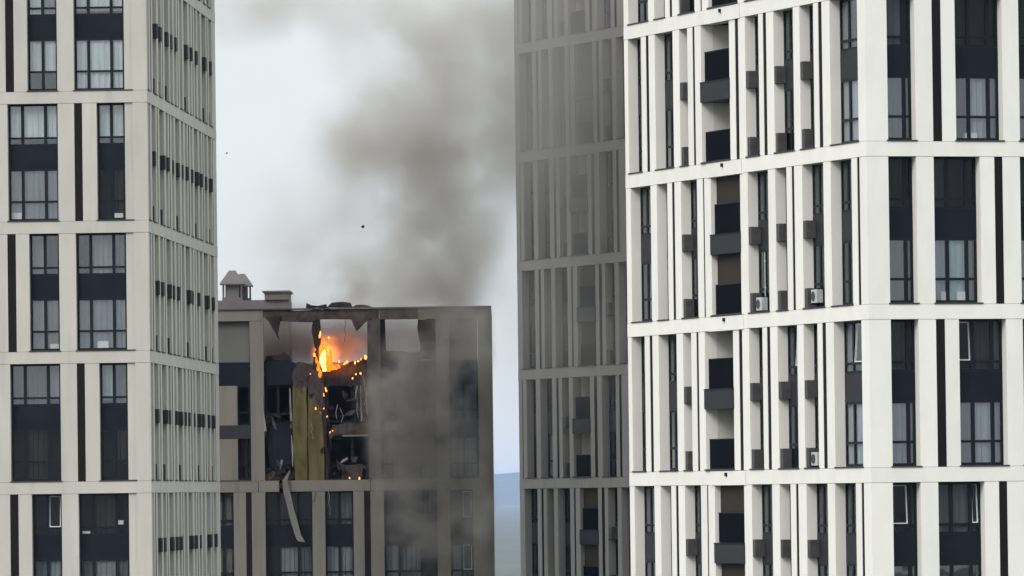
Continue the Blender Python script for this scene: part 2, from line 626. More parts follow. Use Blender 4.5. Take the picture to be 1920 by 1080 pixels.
# ------------------------------------------------------------------ tower with the white facade (east)
kR = at(1627, 420, 256.0)
TR = empty('apartment_tower', (kR.x, kR.y, 0))
tag(TR, 'white tower with loggias and deep window bays between slender white piers', 'building')
RL = Face(TR, kR, (-0.338, 1))
RF = Face(TR, kR, (1, 0.338), flip=True)
R_LEN, R_FLEN = 26.55, 13.4
RL_P = {0: [(0.78, 3.60, 'W'), (4.41, 4.78, 'S'), (5.29, 6.74, 'B'), (7.42, 9.51, 'B'), (10.30, 10.65, 'S'), (11.14, 12.60, 'B'), (13.36, 13.72, 'S'),
            (14.37, 17.55, 'L'), (18.26, 18.50, 'S'), (19.10, 20.04, 'B'), (20.79, 22.89, 'W'), (23.62, 23.95, 'S'), (24.53, 26.10, 'W')],
        1: [(0.75, 1.00, 'S'), (1.57, 3.70, 'W'), (4.46, 6.67, 'B'), (7.51, 7.77, 'S'), (8.34, 9.52, 'B'), (10.31, 12.53, 'B'), (13.37, 16.64, 'D'),
            (17.38, 17.53, 'S'), (18.21, 20.05, 'B'), (20.80, 21.09, 'S'), (21.64, 22.88, 'W'), (23.61, 25.98, 'W')]}
RF_P = {0: [(0.86, 1.97, 'W'), (2.66, 3.02, 'S'), (3.58, 5.47, 'W'), (6.14, 8.02, 'W'), (8.72, 9.08, 'S'), (9.6, 10.7, 'W'), (11.4, 12.5, 'W')],
        1: [(0.85, 1.96, 'W'), (2.66, 4.51, 'W'), (5.09, 5.42, 'S'), (6.12, 7.2, 'W'), (7.9, 8.26, 'S'), (8.8, 10.7, 'W'), (11.4, 12.5, 'W')]}
# what is seen through the windows of the front facade: (storey pair, bay) -> curtains of the upper and the lower window
RF_LOOK = {(2, 0): (['mid', None], ['mid']), (2, 2): (None, [None, 'grey', 'mid']), (1, 0): (['brown'], ['grey']), (1, 1): (['brown', None, None], ['grey', 'teal', 'mid']),
           (0, 0): (['brown'], ['grey']), (0, 2): ([None, 'brown', 'mid'], ['mid', 'grey', 'grey']), (-1, 0): ([None, 'mid'], ['mid']), (-1, 1): (['mid', 'mid', 'brown'], None),
           (3, 0): (['mid'], ['grey'])}
RF_SASH = {(0, 2): ((0, 0), None), (-1, 0): ((0, 0), None), (-1, 1): ((2, 0), None)}
RL_SASH = {(0, 0): ((1, 0), None), (0, 3): ((1, 0), None)}
rr = random.Random(3)
for k in range(-1, 4):
    ops = RL_P[k % 2]
    pier_run(RL, k, ops, 0.006, R_LEN, 'white')
    cuts = []
    for j in (k, k - 1):
        lg = [(a, b) for a, b, t in RL_P[j % 2] if t in 'LD'][0]
        cuts.append(lg)
    lg = cuts[0] if k % 2 else cuts[1]
    bands(RL, k, 0.0, R_LEN, 'white', [(lg[0] - 0.25, lg[1] + 0.35)])
    slabs(RL, k, 1.1, 13.0)
    slabs(RL, k, 17.8, R_LEN - 1)
    for i, (a, b, t) in enumerate(ops):
        if t == 'S':
            strip(RL, k, a, b)
        elif t in 'LD':
            loggia(RL, k, a, b, None, t == 'D')
        else:
            up = rr.choice([None, None, None, ['brown']])
            lo = rr.choice([None, None, ['brown']])
            if i in (0, 1) and b > 3:
                lo = ['grey'] if k % 2 == 0 else None
                up = ['mid', None, 'grey'] if k % 2 == 0 else None
            bay(RL, k, a, b, None, (up, lo), boxes=(t == 'B'), spmat='spandrel_grey', sash=RL_SASH.get((k, i)), boxw=0.22 + 0.12 * rr.random())
    ops = RF_P[k % 2]
    pier_run(RF, k, ops, 0.004, R_FLEN, 'white')
    bands(RF, k, 0.004, R_FLEN, 'white')
    slabs(RF, k, 0.6, R_FLEN - 1)
    for i, (a, b, t) in enumerate(ops):
        if t == 'S':
            strip(RF, k, a, b)
        else:
            w = b - a
            lk = RF_LOOK.get((k, i), (None, ['mid']))
            bay(RF, k, a, b, None, lk, boxes=False, cols=(0.36, 0.78) if w > 1.5 else (0.74,), sash=RF_SASH.get((k, i)), gl=('glass', 'glass_coated'))
bands(RL, 4, 0.0, R_LEN, 'white')
bands(RF, 4, 0.004, R_FLEN, 'white')
core(TR, rect_of(RL, RF, R_LEN, R_FLEN, 1.62), 0, 100)
for nm, z0, z1 in (('lower_wall', 0, sill_z(-1) - BAND - 0.01), ('upper_wall', sill_z(4) + 0.01, 100)):
    core(TR, rect_of(RL, RF, R_LEN, R_FLEN, 0.03), z0, z1, 'white', nm)
# end wall closing the far edge of the loggia facade
fe = Face(TR, RL.world(R_LEN, 0, 0), (1, 0.338))
fe.box('end_wall', 0.05, R_FLEN, -0.25, -0.01, sill_z(-1) - BAND, sill_z(4), 'white')

# ------------------------------------------------------------------ beige tower (west)
kL = at(280, 550, 321.0)
TL = empty('apartment_tower', (kL.x, kL.y, 0))
tag(TL, 'stained beige tower showing a narrow ribbed flank beside its dark stacked windows', 'building')
LF = Face(TL, kL, (-1, 0.0468))
LS = Face(TL, kL, (0.0468, 1), flip=True)
L_FLEN, L_LEN = 12.9, 35.6
LF_P = {1: [(0.70, 3.40, 'C'), (4.18, 5.57, 'W'), (6.19, 6.58, 'S'), (7.3, 9.6, 'W'), (10.4, 11.7, 'W')],
        0: [(0.70, 2.37, 'C'), (3.04, 3.41, 'S'), (4.18, 6.52, 'W'), (7.3, 8.6, 'W'), (9.3, 9.7, 'S'), (10.4, 12.2, 'W')]}
LF_LOOK = {(3, 0): (['pale:0.9'], ['pale']), (3, 1): (['grey', 'pale'], ['pale:0.62']), (2, 2): (['pale:0.86'], ['grey']), (2, 0): (['pale:0.86'], ['brown', None]),
           (1, 0): (['mid', 'grey', 'brown'], ['grey']), (1, 1): (['brown', 'grey'], ['warm', 'grey']), (0, 2): (['grey:0.8', 'mid', 'mid'], [None, 'brown', None]),
           (0, 0): (['mid', 'teal:0.9'], ['brown:0.7', None]), (-1, 0): ([None, 'brown', None], ['mid', 'grey', 'mid']), (-1, 1): ([None, None], ['grey', 'mid'])}
LF_SASH = {(-1, 1): ((0, 0), None)}
LS_P = {1: [(0.12, 1.05, 'W'), (1.67, 2.12, 'S'), (2.78, 4.67, 'B'), (5.5, 6.85, 'B'), (7.45, 7.83, 'S'), (8.47, 10.6, 'B'), (11.36, 12.51, 'B'), (13.38, 14.44, 'B'),
            (15.1, 15.5, 'S'), (16.14, 17.47, 'B'), (18.26, 20.37, 'B'), (21.29, 22.1, 'B'), (22.9, 23.32, 'S'), (23.96, 25.0, 'B'), (25.76, 27.08, 'B'),
            (27.96, 30.15, 'B'), (30.85, 31.24, 'S'), (31.9, 33.47, 'B')],
        0: [(0.12, 1.25, 'W'), (1.97, 3.81, 'B'), (4.51, 4.91, 'S'), (5.64, 7.83, 'B'), (8.75, 9.78, 'B'), (10.4, 10.88, 'S'), (11.68, 12.65, 'B'), (13.49, 15.61, 'B'),
            (16.5, 17.5, 'B'), (18.48, 19.42, 'B'), (20.15, 20.66, 'S'), (21.39, 22.35, 'B'), (23.28, 25.23, 'B'), (26.05, 27.12, 'B'), (27.9, 28.3, 'S'),
            (28.91, 30.18, 'B'), (31.04, 32.72, 'B'), (33.3, 33.66, 'S')]}
for k in range(-1, 5):
    ops = LF_P[k % 2]
    pier_run(LF, k, ops, 0.006, L_FLEN, 'beige')
    bands(LF, k, 0.0, L_FLEN, 'beige')
    slabs(LF, k, 0.6, L_FLEN - 1)
    for i, (a, b, t) in enumerate(ops):
        if t == 'S':
            strip(LF, k, a, b)
            continue
        if t == 'C':                                  # bay next to the corner: pale infill panel beside the window
            z0 = sill_z(k)
            LF.box('infill_panel', a + 0.003, 1.065, -DEPTH, -0.08, z0 + 0.06, z0 + OPEN - 0.012, 'beige')
            LF.box('sill', a - 0.04, 1.06, -0.30, 0.045, z0 + 0.003, z0 + 0.055, 'sill')
            a = 1.07
        w = b - a
        bay(LF, k, a, b, None, LF_LOOK.get((k, i), (None, ['mid'])), boxes=False, cols=(0.26, 0.72) if w > 1.9 else (0.5,), sash=LF_SASH.get((k, i)),
            gl=('glass_coated' if k >= 0 else 'glass', 'glass_coated' if k >= 1 and (k, i) != (2, 0) else 'glass'))
    ops = LS_P[k % 2]
    pier_run(LS, k, ops, 0.004, L_LEN, 'beige')
    bands(LS, k, 0.004, L_LEN, 'beige')
    for i, (a, b, t) in enumerate(ops):
        if t == 'S':
            strip(LS, k, a, b)
        else:
            bay(LS, k, a, b, None, simple=True, boxes=(t == 'B' and not (i % 5 == 4 and k % 2)), boxmat='box_dark', boxw=0.55 + 0.35 * rr.random(), boxout=rr.choice([0.02, 0.05, 0.08]))
bands(LF, 5, 0.0, L_FLEN, 'beige')
bands(LS, 5, 0.004, L_LEN, 'beige')
core(TL, rect_of(LF, LS, L_FLEN, L_LEN, 1.02), 0, 100)
for nm, z0, z1 in (('lower_wall', 0, sill_z(-1) - BAND - 0.01), ('upper_wall', sill_z(5) + 0.01, 100)):
    core(TL, rect_of(LF, LS, L_FLEN, L_LEN, 0.03), z0, z1, 'beige', nm)

# ------------------------------------------------------------------ grey tower behind the white one, veiled in smoke
kD = at(1170, 690, 371.0)
DD = Vector((-0.40, 1, 0)).normalized()
D_LEN = 24.0
oD = kD - DD * 8.8
TD = empty('apartment_tower', (oD.x, oD.y, 0))
tag(TD, 'dull grey tower veiled in smoke, standing behind the white tower', 'building')
DF = Face(TD, oD, DD)
DR = Face(TD, oD, (1, 0.40), flip=True)
DF_P = {0: [(0.71, 0.38, 'S'), (3.14, 1.2, 'W'), (4.23, 3.81, 'S'), (7.27, 4.81, 'L'), (8.83, 7.83, 'B'), (9.63, 9.32, 'S'), (12.0, 10.27, 'W'), (14.04, 12.64, 'W'), (14.83, 14.57, 'S')],
        1: [(0.6, -1.4, 'W'), (2.47, 1.15, 'B'), (3.36, 2.94, 'S'), (6.44, 3.86, 'D'), (7.29, 7.06, 'S'), (9.63, 7.86, 'W'), (11.24, 10.2, 'W'), (12.02, 11.71, 'S'), (14.5, 12.61, 'W')]}
DF_P = {q: [(b + 8.8, a + 8.8, t) for a, b, t in v] for q, v in DF_P.items()}
for q, sh in ((0, (7.2, 5.6, 1.5)), (1, (6.0, 3.6, 1.6))):
    DF_P[q] = [(sh[2] - 0.8, sh[2] + 0.6, 'W'), (3.2, 5.2, 'W')] + DF_P[q]
for k in range(-1, 5):
    ops = DF_P[k % 2]
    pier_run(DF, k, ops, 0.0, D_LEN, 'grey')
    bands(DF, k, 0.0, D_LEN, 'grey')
    slabs(DF, k, 1.1, 12.0)
    slabs(DF, k, 16.4, D_LEN - 1)
    for i, (a, b, t) in enumerate(ops):
        if t == 'S':
            strip(DF, k, a, b)
        elif t in 'LD':
            loggia(DF, k, a, b, None, t == 'D')
        else:
            bay(DF, k, a, b, None, (rr.choice([None, ['mid'], ['brown']]), rr.choice([None, ['mid'], ['grey']])), boxes=(t == 'B'), spmat='spandrel_grey')
bands(DF, 5, 0.0, D_LEN, 'grey')
core(TD, rect_of(DF, DR, D_LEN, 16, 1.62), 0, 100)
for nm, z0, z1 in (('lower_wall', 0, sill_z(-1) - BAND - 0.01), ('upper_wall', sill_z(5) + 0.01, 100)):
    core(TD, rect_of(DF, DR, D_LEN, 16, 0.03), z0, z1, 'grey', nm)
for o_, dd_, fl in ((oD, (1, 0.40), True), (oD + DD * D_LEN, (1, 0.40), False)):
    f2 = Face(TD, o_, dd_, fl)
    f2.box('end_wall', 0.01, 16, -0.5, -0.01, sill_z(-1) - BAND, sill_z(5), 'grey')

# ------------------------------------------------------------------ burning tower
kC = at(923, 740, 390.0)
TC = empty('apartment_tower', (kC.x, kC.y, 0))
tag(TC, 'burning grey beige tower with its scorched top storeys torn open to the insulation', 'building')
CF = Face(TC, kC, (-1, 0.0))
C_LEN, C_DEP = 19.5, 16.0
ROOF = 57.45
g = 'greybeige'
CP = [(1.16, 2.45, 'W'), (3.18, 6.16, 'W'), (6.92, 7.28, 'S'), (7.89, 9.48, 'W'), (10.2, 12.84, 'W'), (13.60, 13.93, 'S'), (14.62, 16.6, 'W'), (17.4, 17.75, 'S')]
C_LOOK = {0: (None, ['brown', 'grey']), 1: (['brown', None, None], [None, 'mid', 'grey']), 3: (['mid', 'brown'], ['grey', 'grey']), 4: ([None, 'brown', None], ['mid', 'grey', None]), 6: (['warm'], ['warm'])}
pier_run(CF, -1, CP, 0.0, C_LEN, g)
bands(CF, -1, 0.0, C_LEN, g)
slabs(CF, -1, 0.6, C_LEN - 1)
for i, (a, b, t) in enumerate(CP):
    if t == 'S':
        strip(CF, -1, a, b)
    else:
        w = b - a
        bay(CF, -1, a, b, None, C_LOOK.get(i), boxes=False, cols=(0.3, 0.72) if w > 1.9 else (0.5,), sash=((0, 0), (0, 0)) if i == 0 else None)
# band above: intact pieces, one piece knocked loose where the strip of cladding hangs
z1 = sill_z(0)
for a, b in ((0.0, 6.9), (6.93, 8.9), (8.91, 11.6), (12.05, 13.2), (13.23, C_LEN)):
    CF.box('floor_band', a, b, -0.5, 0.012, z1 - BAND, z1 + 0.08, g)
# upper storeys, z1 .. 57.5, then the open screen round the roof up to 60.45
ZA, ZB, ZC, ZD, ZE = 50.83, 53.20, 53.96, 56.2, 57.5
TOP0, TOP1 = 59.82, 60.42
UPC = [(0.80, 2.42), (3.14, 6.26), (7.01, 9.5), (9.52, 11.16), (11.21, 12.82), (13.64, 16.6)]
for a, b in ((0.0, 0.78), (2.42, 3.14), (6.265, 6.995), (16.62, C_LEN)):
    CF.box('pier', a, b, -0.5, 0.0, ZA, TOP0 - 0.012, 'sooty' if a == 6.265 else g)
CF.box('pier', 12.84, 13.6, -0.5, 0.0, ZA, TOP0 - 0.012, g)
# intact bays at the sides: window, spandrel, window, tall spandrel, infill in the screen
for a, b, infill in ((0.80, 2.42, True), (13.64, 16.6, True), (3.14, 6.26, False)):
    c = (0.5,) if b - a < 2 else (0.3, 0.72)
    if a > 13:
        CF.box('infill_panel', a + 2.15 - 0.0, b - 0.01, -0.42, -0.30, ZA, ZD, 'core')
        CF.box('infill_panel', 14.35, 15.78, -0.40, -0.12, ZA + 0.02, ZB, g)
        CF.box('infill_panel', 14.35, 15.78, -0.40, -0.12, ZC, ZD - 0.02, g)
        window(CF, a + 0.004, 14.345, ZA, ZB, -0.45, (), 1.53, ['brown'])
        window(CF, a + 0.004, 14.345, ZC, ZD, -0.45, (), 1.53, None)
        CF.box('spandrel', a + 0.004, b, -0.47, -0.10, ZB + 0.004, ZC - 0.004, 'spandrel_grey')
    else:
        window(CF, a + 0.004, b - 0.004, ZA, ZB, -0.45, c, 1.53, ['mid'])
        window(CF, a + 0.004, b - 0.004, ZC, ZD, -0.45, c, 1.53, ['brown'])
        CF.box('spandrel', a + 0.004, b - 0.004, -0.47, -0.40, ZB + 0.004, ZC - 0.004, 'spandrel')
    CF.box('spandrel', a + 0.004, b - 0.004, -0.47, -0.40, ZD + 0.004, ZE, 'spandrel')
    if infill:
        CF.box('screen_panel', a + 0.004, b - 0.004, -0.45, -0.35, ZE + 0.004, TOP0 - 0.004, 'core')
    CF.box('sill', a - 0.03, b + 0.03, -0.3, 0.045, ZA - 0.005, ZA + 0.05, 'sill')


def ragged(name, pts, w0, w1, mat, parent_face, label=None, seed=1, jag=0.05, top=True):
    """a torn sheet: an outline in (u, z) given real thickness, its vertices knocked out of plane"""
    rnd = random.Random(seed)
    # densify the outline so that torn edges can wander
    out_ = []
    n = len(pts)
    for i in range(n):
        a, b = pts[i], pts[(i + 1) % n]
        L = math.hypot(b[0] - a[0], b[1] - a[1])
        q = max(1, int(L / 0.28))
        for s in range(q):
            t = s / q
            j = jag if 0 < t else jag * 0.4
            out_.append((a[0] + (b[0] - a[0]) * t + rnd.uniform(-j, j), a[1] + (b[1] - a[1]) * t + rnd.uniform(-j, j)))
    cu = sum(p[0] for p in out_) / len(out_)
    cz = sum(p[1] for p in out_) / len(out_)
    bm = bmesh.new()
    f_, b_ = [], []
    for u, z in out_:
        dw = rnd.uniform(-1, 1) * jag * 0.8
        f_.append(bm.verts.new((u - cu, (w1 + dw) * parent_face.sy, z - cz)))
        b_.append(bm.verts.new((u - cu, (w0 + dw) * parent_face.sy, z - cz)))
    bm.faces.new(f_)
    bm.faces.new(b_[::-1])
    n = len(out_)
    for i in range(n):
        bm.faces.new((f_[i], b_[i], b_[(i + 1) % n], f_[(i + 1) % n]))
    bmesh.ops.triangulate(bm, faces=bm.faces[:])
    o = link(name, to_mesh(bm, name, mat), parent_face.t)
    parent_face.place(o, cu, 0, cz)
    if label:
        o['label'] = label
    return o


# wall with the bright hole burnt through the screen (bay 3.14..6.26)
ragged('screen_panel', [(3.14, ZE), (3.14, TOP0), (4.12, TOP0), (4.18, 59.3), (4.05, 58.9), (4.0, 58.3), (4.08, ZE)], -0.42, -0.32, 'char', CF, 'charred screen panel torn along one edge', 5, 0.04)
ragged('screen_panel', [(4.06, ZE), (4.02, 58.0), (4.5, 57.92), (4.9, 57.86), (5.1, 58.02), (5.5, 57.95), (5.98, 58.05), (6.0, ZE)], -0.41, -0.31, 'char', CF, 'charred remains of a screen panel below the hole', 6, 0.04)
ragged('screen_panel', [(5.94, ZE), (5.98, 58.4), (6.05, 58.9), (5.98, 59.5), (6.0, TOP0), (6.26, TOP0), (6.26, ZE)], -0.42, -0.32, 'char', CF, 'narrow charred remnant of a screen panel', 7, 0.03)
# burnt posts of the open screen
ragged('burnt_post', [(6.27, ZE - 1.2), (6.27, TOP0), (6.95, TOP0), (6.90, 58.6), (7.0, ZE - 1.2)], -0.42, -0.05, 'char_light', CF, 'scorched post of the roof screen', 8, 0.03)
ragged('burnt_post', [(9.62, 58.5), (9.64, TOP0), (10.06, TOP0), (10.12, 59.2), (9.98, 58.3), (9.80, 58.1)], -0.40, -0.1, 'char', CF, 'charred stump of a post hanging from the top beam', 9, 0.03)
ragged('burnt_post', [(9.7, ZE - 0.4), (9.72, 58.25), (9.85, 58.2), (9.98, 58.0), (10.1, ZE - 0.4)], -0.40, -0.2, 'char', CF, None, 10, 0.03)
# the top beam: sound at both ends, burnt in the middle
CF.box('top_beam', 0.0, 4.1, -0.6, 0.012, TOP0, TOP1, g)
CF.box('top_beam', 4.11, 6.3, -0.6, 0.010, TOP0, TOP1, 'sooty')
CF.box('top_beam', 12.85, C_LEN, -0.6, 0.012, TOP0, TOP1, g)
ragged('burnt_beam', [(6.32, TOP0 - 0.02), (6.32, TOP1 - 0.02), (8.6, TOP1 + 0.02), (10.5, TOP1 - 0.03), (12.83, TOP1), (12.83, TOP1 - 0.4), (11.9, TOP0 - 0.02), (10.2, TOP0 - 0.12), (9.6, TOP0 + 0.05), (8.2, TOP0 + 0.06)],
       -0.55, -0.04, 'char_light', CF, 'scorched and buckled middle of the top beam', 12, 0.03)
CF.box('parapet_cap', 0.0, 9.0, -0.75, 0.09, TOP1 + 0.002, TOP1 + 0.09, 'roofing')
CF.box('parapet_cap', 9.02, C_LEN, -0.75, 0.09, TOP1 + 0.004, TOP1 + 0.075, 'sill')
# spandrels of the burnt bays
ragged('burnt_spandrel', [(11.0, ZD), (11.0, ZE - 0.1), (11.4, ZE + 0.05), (12.2, ZE + 0.1), (12.83, ZE + 0.05), (12.83, ZD)], -0.45, -0.36, 'spandrel', CF, 'navy spandrel sagging at its edge', 14, 0.03)
ragged('burnt_spandrel', [(7.0, ZD - 0.05), (7.0, ZE + 0.2), (7.6, ZE + 0.05), (8.4, ZE - 0.25), (9.0, ZE - 0.45), (9.62, ZE - 0.5), (9.62, ZD - 0.1)], -0.45, -0.30, 'char', CF, 'charred spandrel burning along its top edge', 15, 0.05)
ragged('burnt_spandrel', [(9.64, ZD - 0.3), (9.64, ZE - 0.4), (10.0, ZE - 0.2), (10.6, ZE - 0.05), (11.0, ZE - 0.02), (11.0, ZD - 0.1)], -0.45, -0.34, 'char_light', CF, 'scorched spandrel above the bare insulation', 16, 0.05)
# bare mineral wool boards between the two bays
ragged('insulation_board', [(9.52, ZA), (9.5, 53.0), (9.54, 54.6), (9.5, 56.0), (9.9, 56.15), (10.34, 56.05), (10.38, 54.2), (10.36, ZA)], -0.42, -0.14, 'wool', CF, 'ochre mineral wool board with a scorched head', 18, 0.04)
ragged('insulation_board', [(10.46, ZA), (10.47, 53.5), (10.44, 55.0), (10.46, 56.1), (10.8, 56.2), (11.2, 56.3), (11.26, 55.2), (11.2, 53.2), (11.16, ZA)], -0.42, -0.12, 'wool', CF, 'ochre mineral wool board next to the empty bay', 19, 0.04)
ragged('scorched_shred', [(9.46, 54.4), (9.44, 56.9), (10.2, 57.05), (10.42, 56.4), (10.25, 55.6), (10.05, 55.75), (9.85, 55.1), (9.68, 55.3), (9.6, 54.5)], -0.12, -0.09, 'char_light', CF, None, 51, 0.05)
ragged('scorched_shred', [(10.4, 56.0), (10.3, 56.9), (11.1, 57.2), (11.3, 56.6), (11.12, 56.1), (10.95, 56.25), (10.75, 55.7), (10.6, 56.1)], -0.10, -0.07, 'char_light', CF, None, 52, 0.05)
ragged('scorched_shred', [(9.36, 52.6), (9.3, 54.8), (9.56, 55.0), (9.62, 54.2), (9.52, 53.6), (9.5, 52.7)], -0.12, -0.08, 'char', CF, None, 53, 0.04)
ragged('torn_edge', [(11.24, 51.6), (11.22, 52.6), (11.31, 53.4), (11.35, 53.3), (11.29, 52.5), (11.30, 51.6)], -0.2, -0.08, 'torn', CF, None, 20, 0.01)
ragged('torn_edge', [(11.28, 54.2), (11.36, 56.0), (11.42, 56.0), (11.40, 54.6), (11.36, 54.1)], -0.2, -0.08, 'torn', CF, None, 21, 0.01)
ragged('torn_edge', [(12.72, 53.6), (12.84, 54.6), (12.92, 55.6), (12.97, 55.5), (12.90, 54.3), (12.84, 53.6)], 0.02, 0.06, 'torn', CF, None, 22, 0.01)
# empty bay 11.21..12.82: buckled dark panels, the room open behind them
ragged('buckled_panel', [(11.4, 51.9), (11.28, 53.0), (11.3, 54.05), (12.76, 53.95), (12.74, 52.6), (12.55, 51.6), (12.0, 51.2)], -0.5, -0.38, 'spandrel', CF, 'navy panel buckled inwards by the heat', 24, 0.05)
ragged('buckled_panel', [(11.3, 50.85), (11.35, 51.3), (11.9, 51.15), (12.75, 51.6), (12.8, 50.85)], -0.5, -0.44, 'char', CF, None, 25, 0.05)
window(CF, 11.35, 12.80, ZC + 0.05, ZD - 0.02, -0.62, (0.5,), 1.6, None, None, None)
# burnt bay 7.01..9.5
window(CF, 7.05, 9.3, ZC + 0.1, ZD - 0.06, -0.5, (0.36,), 1.7, ['brown', None], None, None)
for pts in ([(7.36, ZC + 0.15), (7.38, ZD), (7.43, ZD), (7.42, ZC + 0.15)], [(7.02, 54.3), (7.06, 55.9), (7.10, 56.1), (7.12, 55.9), (7.09, 54.6)], [(7.55, 56.1), (7.72, 55.3), (7.76, 55.3), (7.62, 56.1)]):
    ragged('bent_bar', pts, -0.36, -0.32, 'torn', CF, None, 26, 0.008)
ragged('burnt_spandrel', [(7.02, ZB + 0.15), (7.0, ZC + 0.02), (8.0, ZC + 0.1), (9.0, ZC - 0.05), (9.2, ZB + 0.2)], -0.45, -0.33, 'char_light', CF, 'brown scorched spandrel over a pale ledge', 27, 0.04)
CF.box('ledge', 7.0, 8.45, -0.4, -0.22, ZB + 0.06, ZB + 0.14, 'torn')
window(CF, 7.05, 9.25, ZA + 0.02, ZB, -0.5, (0.4,), 1.6, [None, None], None, None)
ragged('buckled_panel', [(7.4, 50.85), (7.35, 51.7), (8.5, 51.65), (8.55, 50.85)], -0.44, -0.36, 'char_light', CF, 'scorched panel under the broken window', 28, 0.04)
ragged('buckled_panel', [(9.25, ZA), (9.22, 53.2), (9.3, 54.0), (9.2, 56.0), (9.5, 56.1), (9.5, ZA)], -0.42, -0.25, 'char', CF, None, 29, 0.04)
# wreckage: scorched scraps, hanging shreds, bent rails and dangling wires all over the burnt bays
wr = random.Random(41)
for n_ in range(46):
    zone = wr.choice([(7.0, 9.5, 53.0, 57.4), (9.4, 11.2, 55.0, 57.4), (11.2, 12.8, 50.9, 51.9), (7.0, 9.4, 50.85, 52.0), (9.3, 9.75, 51.5, 56.5), (11.2, 12.8, 53.6, 54.6)])
    u, z = wr.uniform(zone[0], zone[1]), wr.uniform(zone[2], zone[3])
    a_, L1, L2 = wr.uniform(0, 6.28), wr.uniform(0.12, 0.5), wr.uniform(0.05, 0.2)
    pts = []
    for q in range(5):
        t_ = 6.283 * q / 5
        x_, y_ = L1 * math.cos(t_) * wr.uniform(.6, 1.2), L2 * math.sin(t_) * wr.uniform(.6, 1.2)
        pts.append((u + x_ * math.cos(a_) - y_ * math.sin(a_), max(ZA, z + x_ * math.sin(a_) + y_ * math.cos(a_))))
    w_ = wr.uniform(-0.36, -0.08)
    ragged('charred_scrap', pts, w_ - 0.05, w_, wr.choice(['char', 'char', 'char_light', 'spandrel', 'torn'] if n_ % 3 else ['char', 'char_light']), CF, None, 100 + n_, 0.04)


def wire(pts, r, mat, name='dangling_wire'):
    bm = bmesh.new()
    rings = []
    for (u, w, z) in pts:
        rings.append([bm.verts.new((u + r * math.cos(2.094 * i), w + r * math.sin(2.094 * i), z)) for i in range(3)])
    for A_, B_ in zip(rings, rings[1:]):
        for i in range(3):
            bm.faces.new((A_[i], A_[(i + 1) % 3], B_[(i + 1) % 3], B_[i]))
    o = link(name, to_mesh(bm, name, mat), TC)
    CF.place(o, 0, 0, 0)
    return o


for n_ in range(12):
    u, z = wr.uniform(7.1, 12.6), wr.choice([57.3, 56.2, 54.0, 59.8, 50.2])
    L_ = wr.uniform(0.5, 1.7)
    sw = wr.uniform(-0.25, 0.25)
    wire([(u + sw * (j / 6) ** 2 + 0.04 * math.sin(j * 2.1 + n_), wr.uniform(-0.03, 0.03) + 0.05, z - L_ * j / 6) for j in range(7)], wr.choice([0.012, 0.018, 0.028]), wr.choice(['char', 'torn', 'char_light']))
for n_ in range(7):
    u, z = wr.uniform(7.05, 9.3), wr.uniform(53.9, 56.0)
    wire([(u, -0.3, z), (u + wr.uniform(-.15, .15), -0.26, z + 0.35), (u + wr.uniform(-.25, .25), -0.22, z + 0.8)], 0.022, wr.choice(['torn', 'frame']), 'bent_rail')

# floors behind the facade, core and roof deck
for z in (50.4, 53.3, 56.75):
    CF.box('floor_slab', 0.55, C_LEN - 0.5, -4.0, -0.68, z, z + 0.28, 'slab')
for u in (2.78, 6.6, 10.9, 13.2, 16.9):
    CF.box('partition', u - 0.12, u + 0.12, -4.0, -0.68, 50.68, 56.74, 'inside')


def rect(u0, u1, w0, w1):
    return [tuple(CF.loc(u, w, 0).xy) for u, w in ((u0, w0), (u1, w0), (u1, w1), (u0, w1))]


core(TC, rect(0.5, C_LEN, -4.0, -C_DEP), 0, ROOF - 0.2)
core(TC, rect(0.2, C_LEN - 0.2, -1.0, -4.0), 0, 50.35)
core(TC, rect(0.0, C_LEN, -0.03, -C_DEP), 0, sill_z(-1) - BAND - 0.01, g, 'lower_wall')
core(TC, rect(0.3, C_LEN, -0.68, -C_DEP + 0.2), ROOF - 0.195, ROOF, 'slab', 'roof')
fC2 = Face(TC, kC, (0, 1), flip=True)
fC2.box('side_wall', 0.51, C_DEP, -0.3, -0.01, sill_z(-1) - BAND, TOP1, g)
# plant room and cowls on the roof, standing back from the front
pr = CF.box('plant_room', 11.5, 18.5, -9.0, -3.2, ROOF + 0.001, 61.08, 'roofing')
pr2 = CF.box('plant_room', 11.5, 12.85, -8.0, -3.0, 61.085, 61.50, 'roofing')
CF.sub('roof_cap', pr2, box_mesh(1.6, 5.3, 0.09, 'roofing'), 0, 0, 0.26)


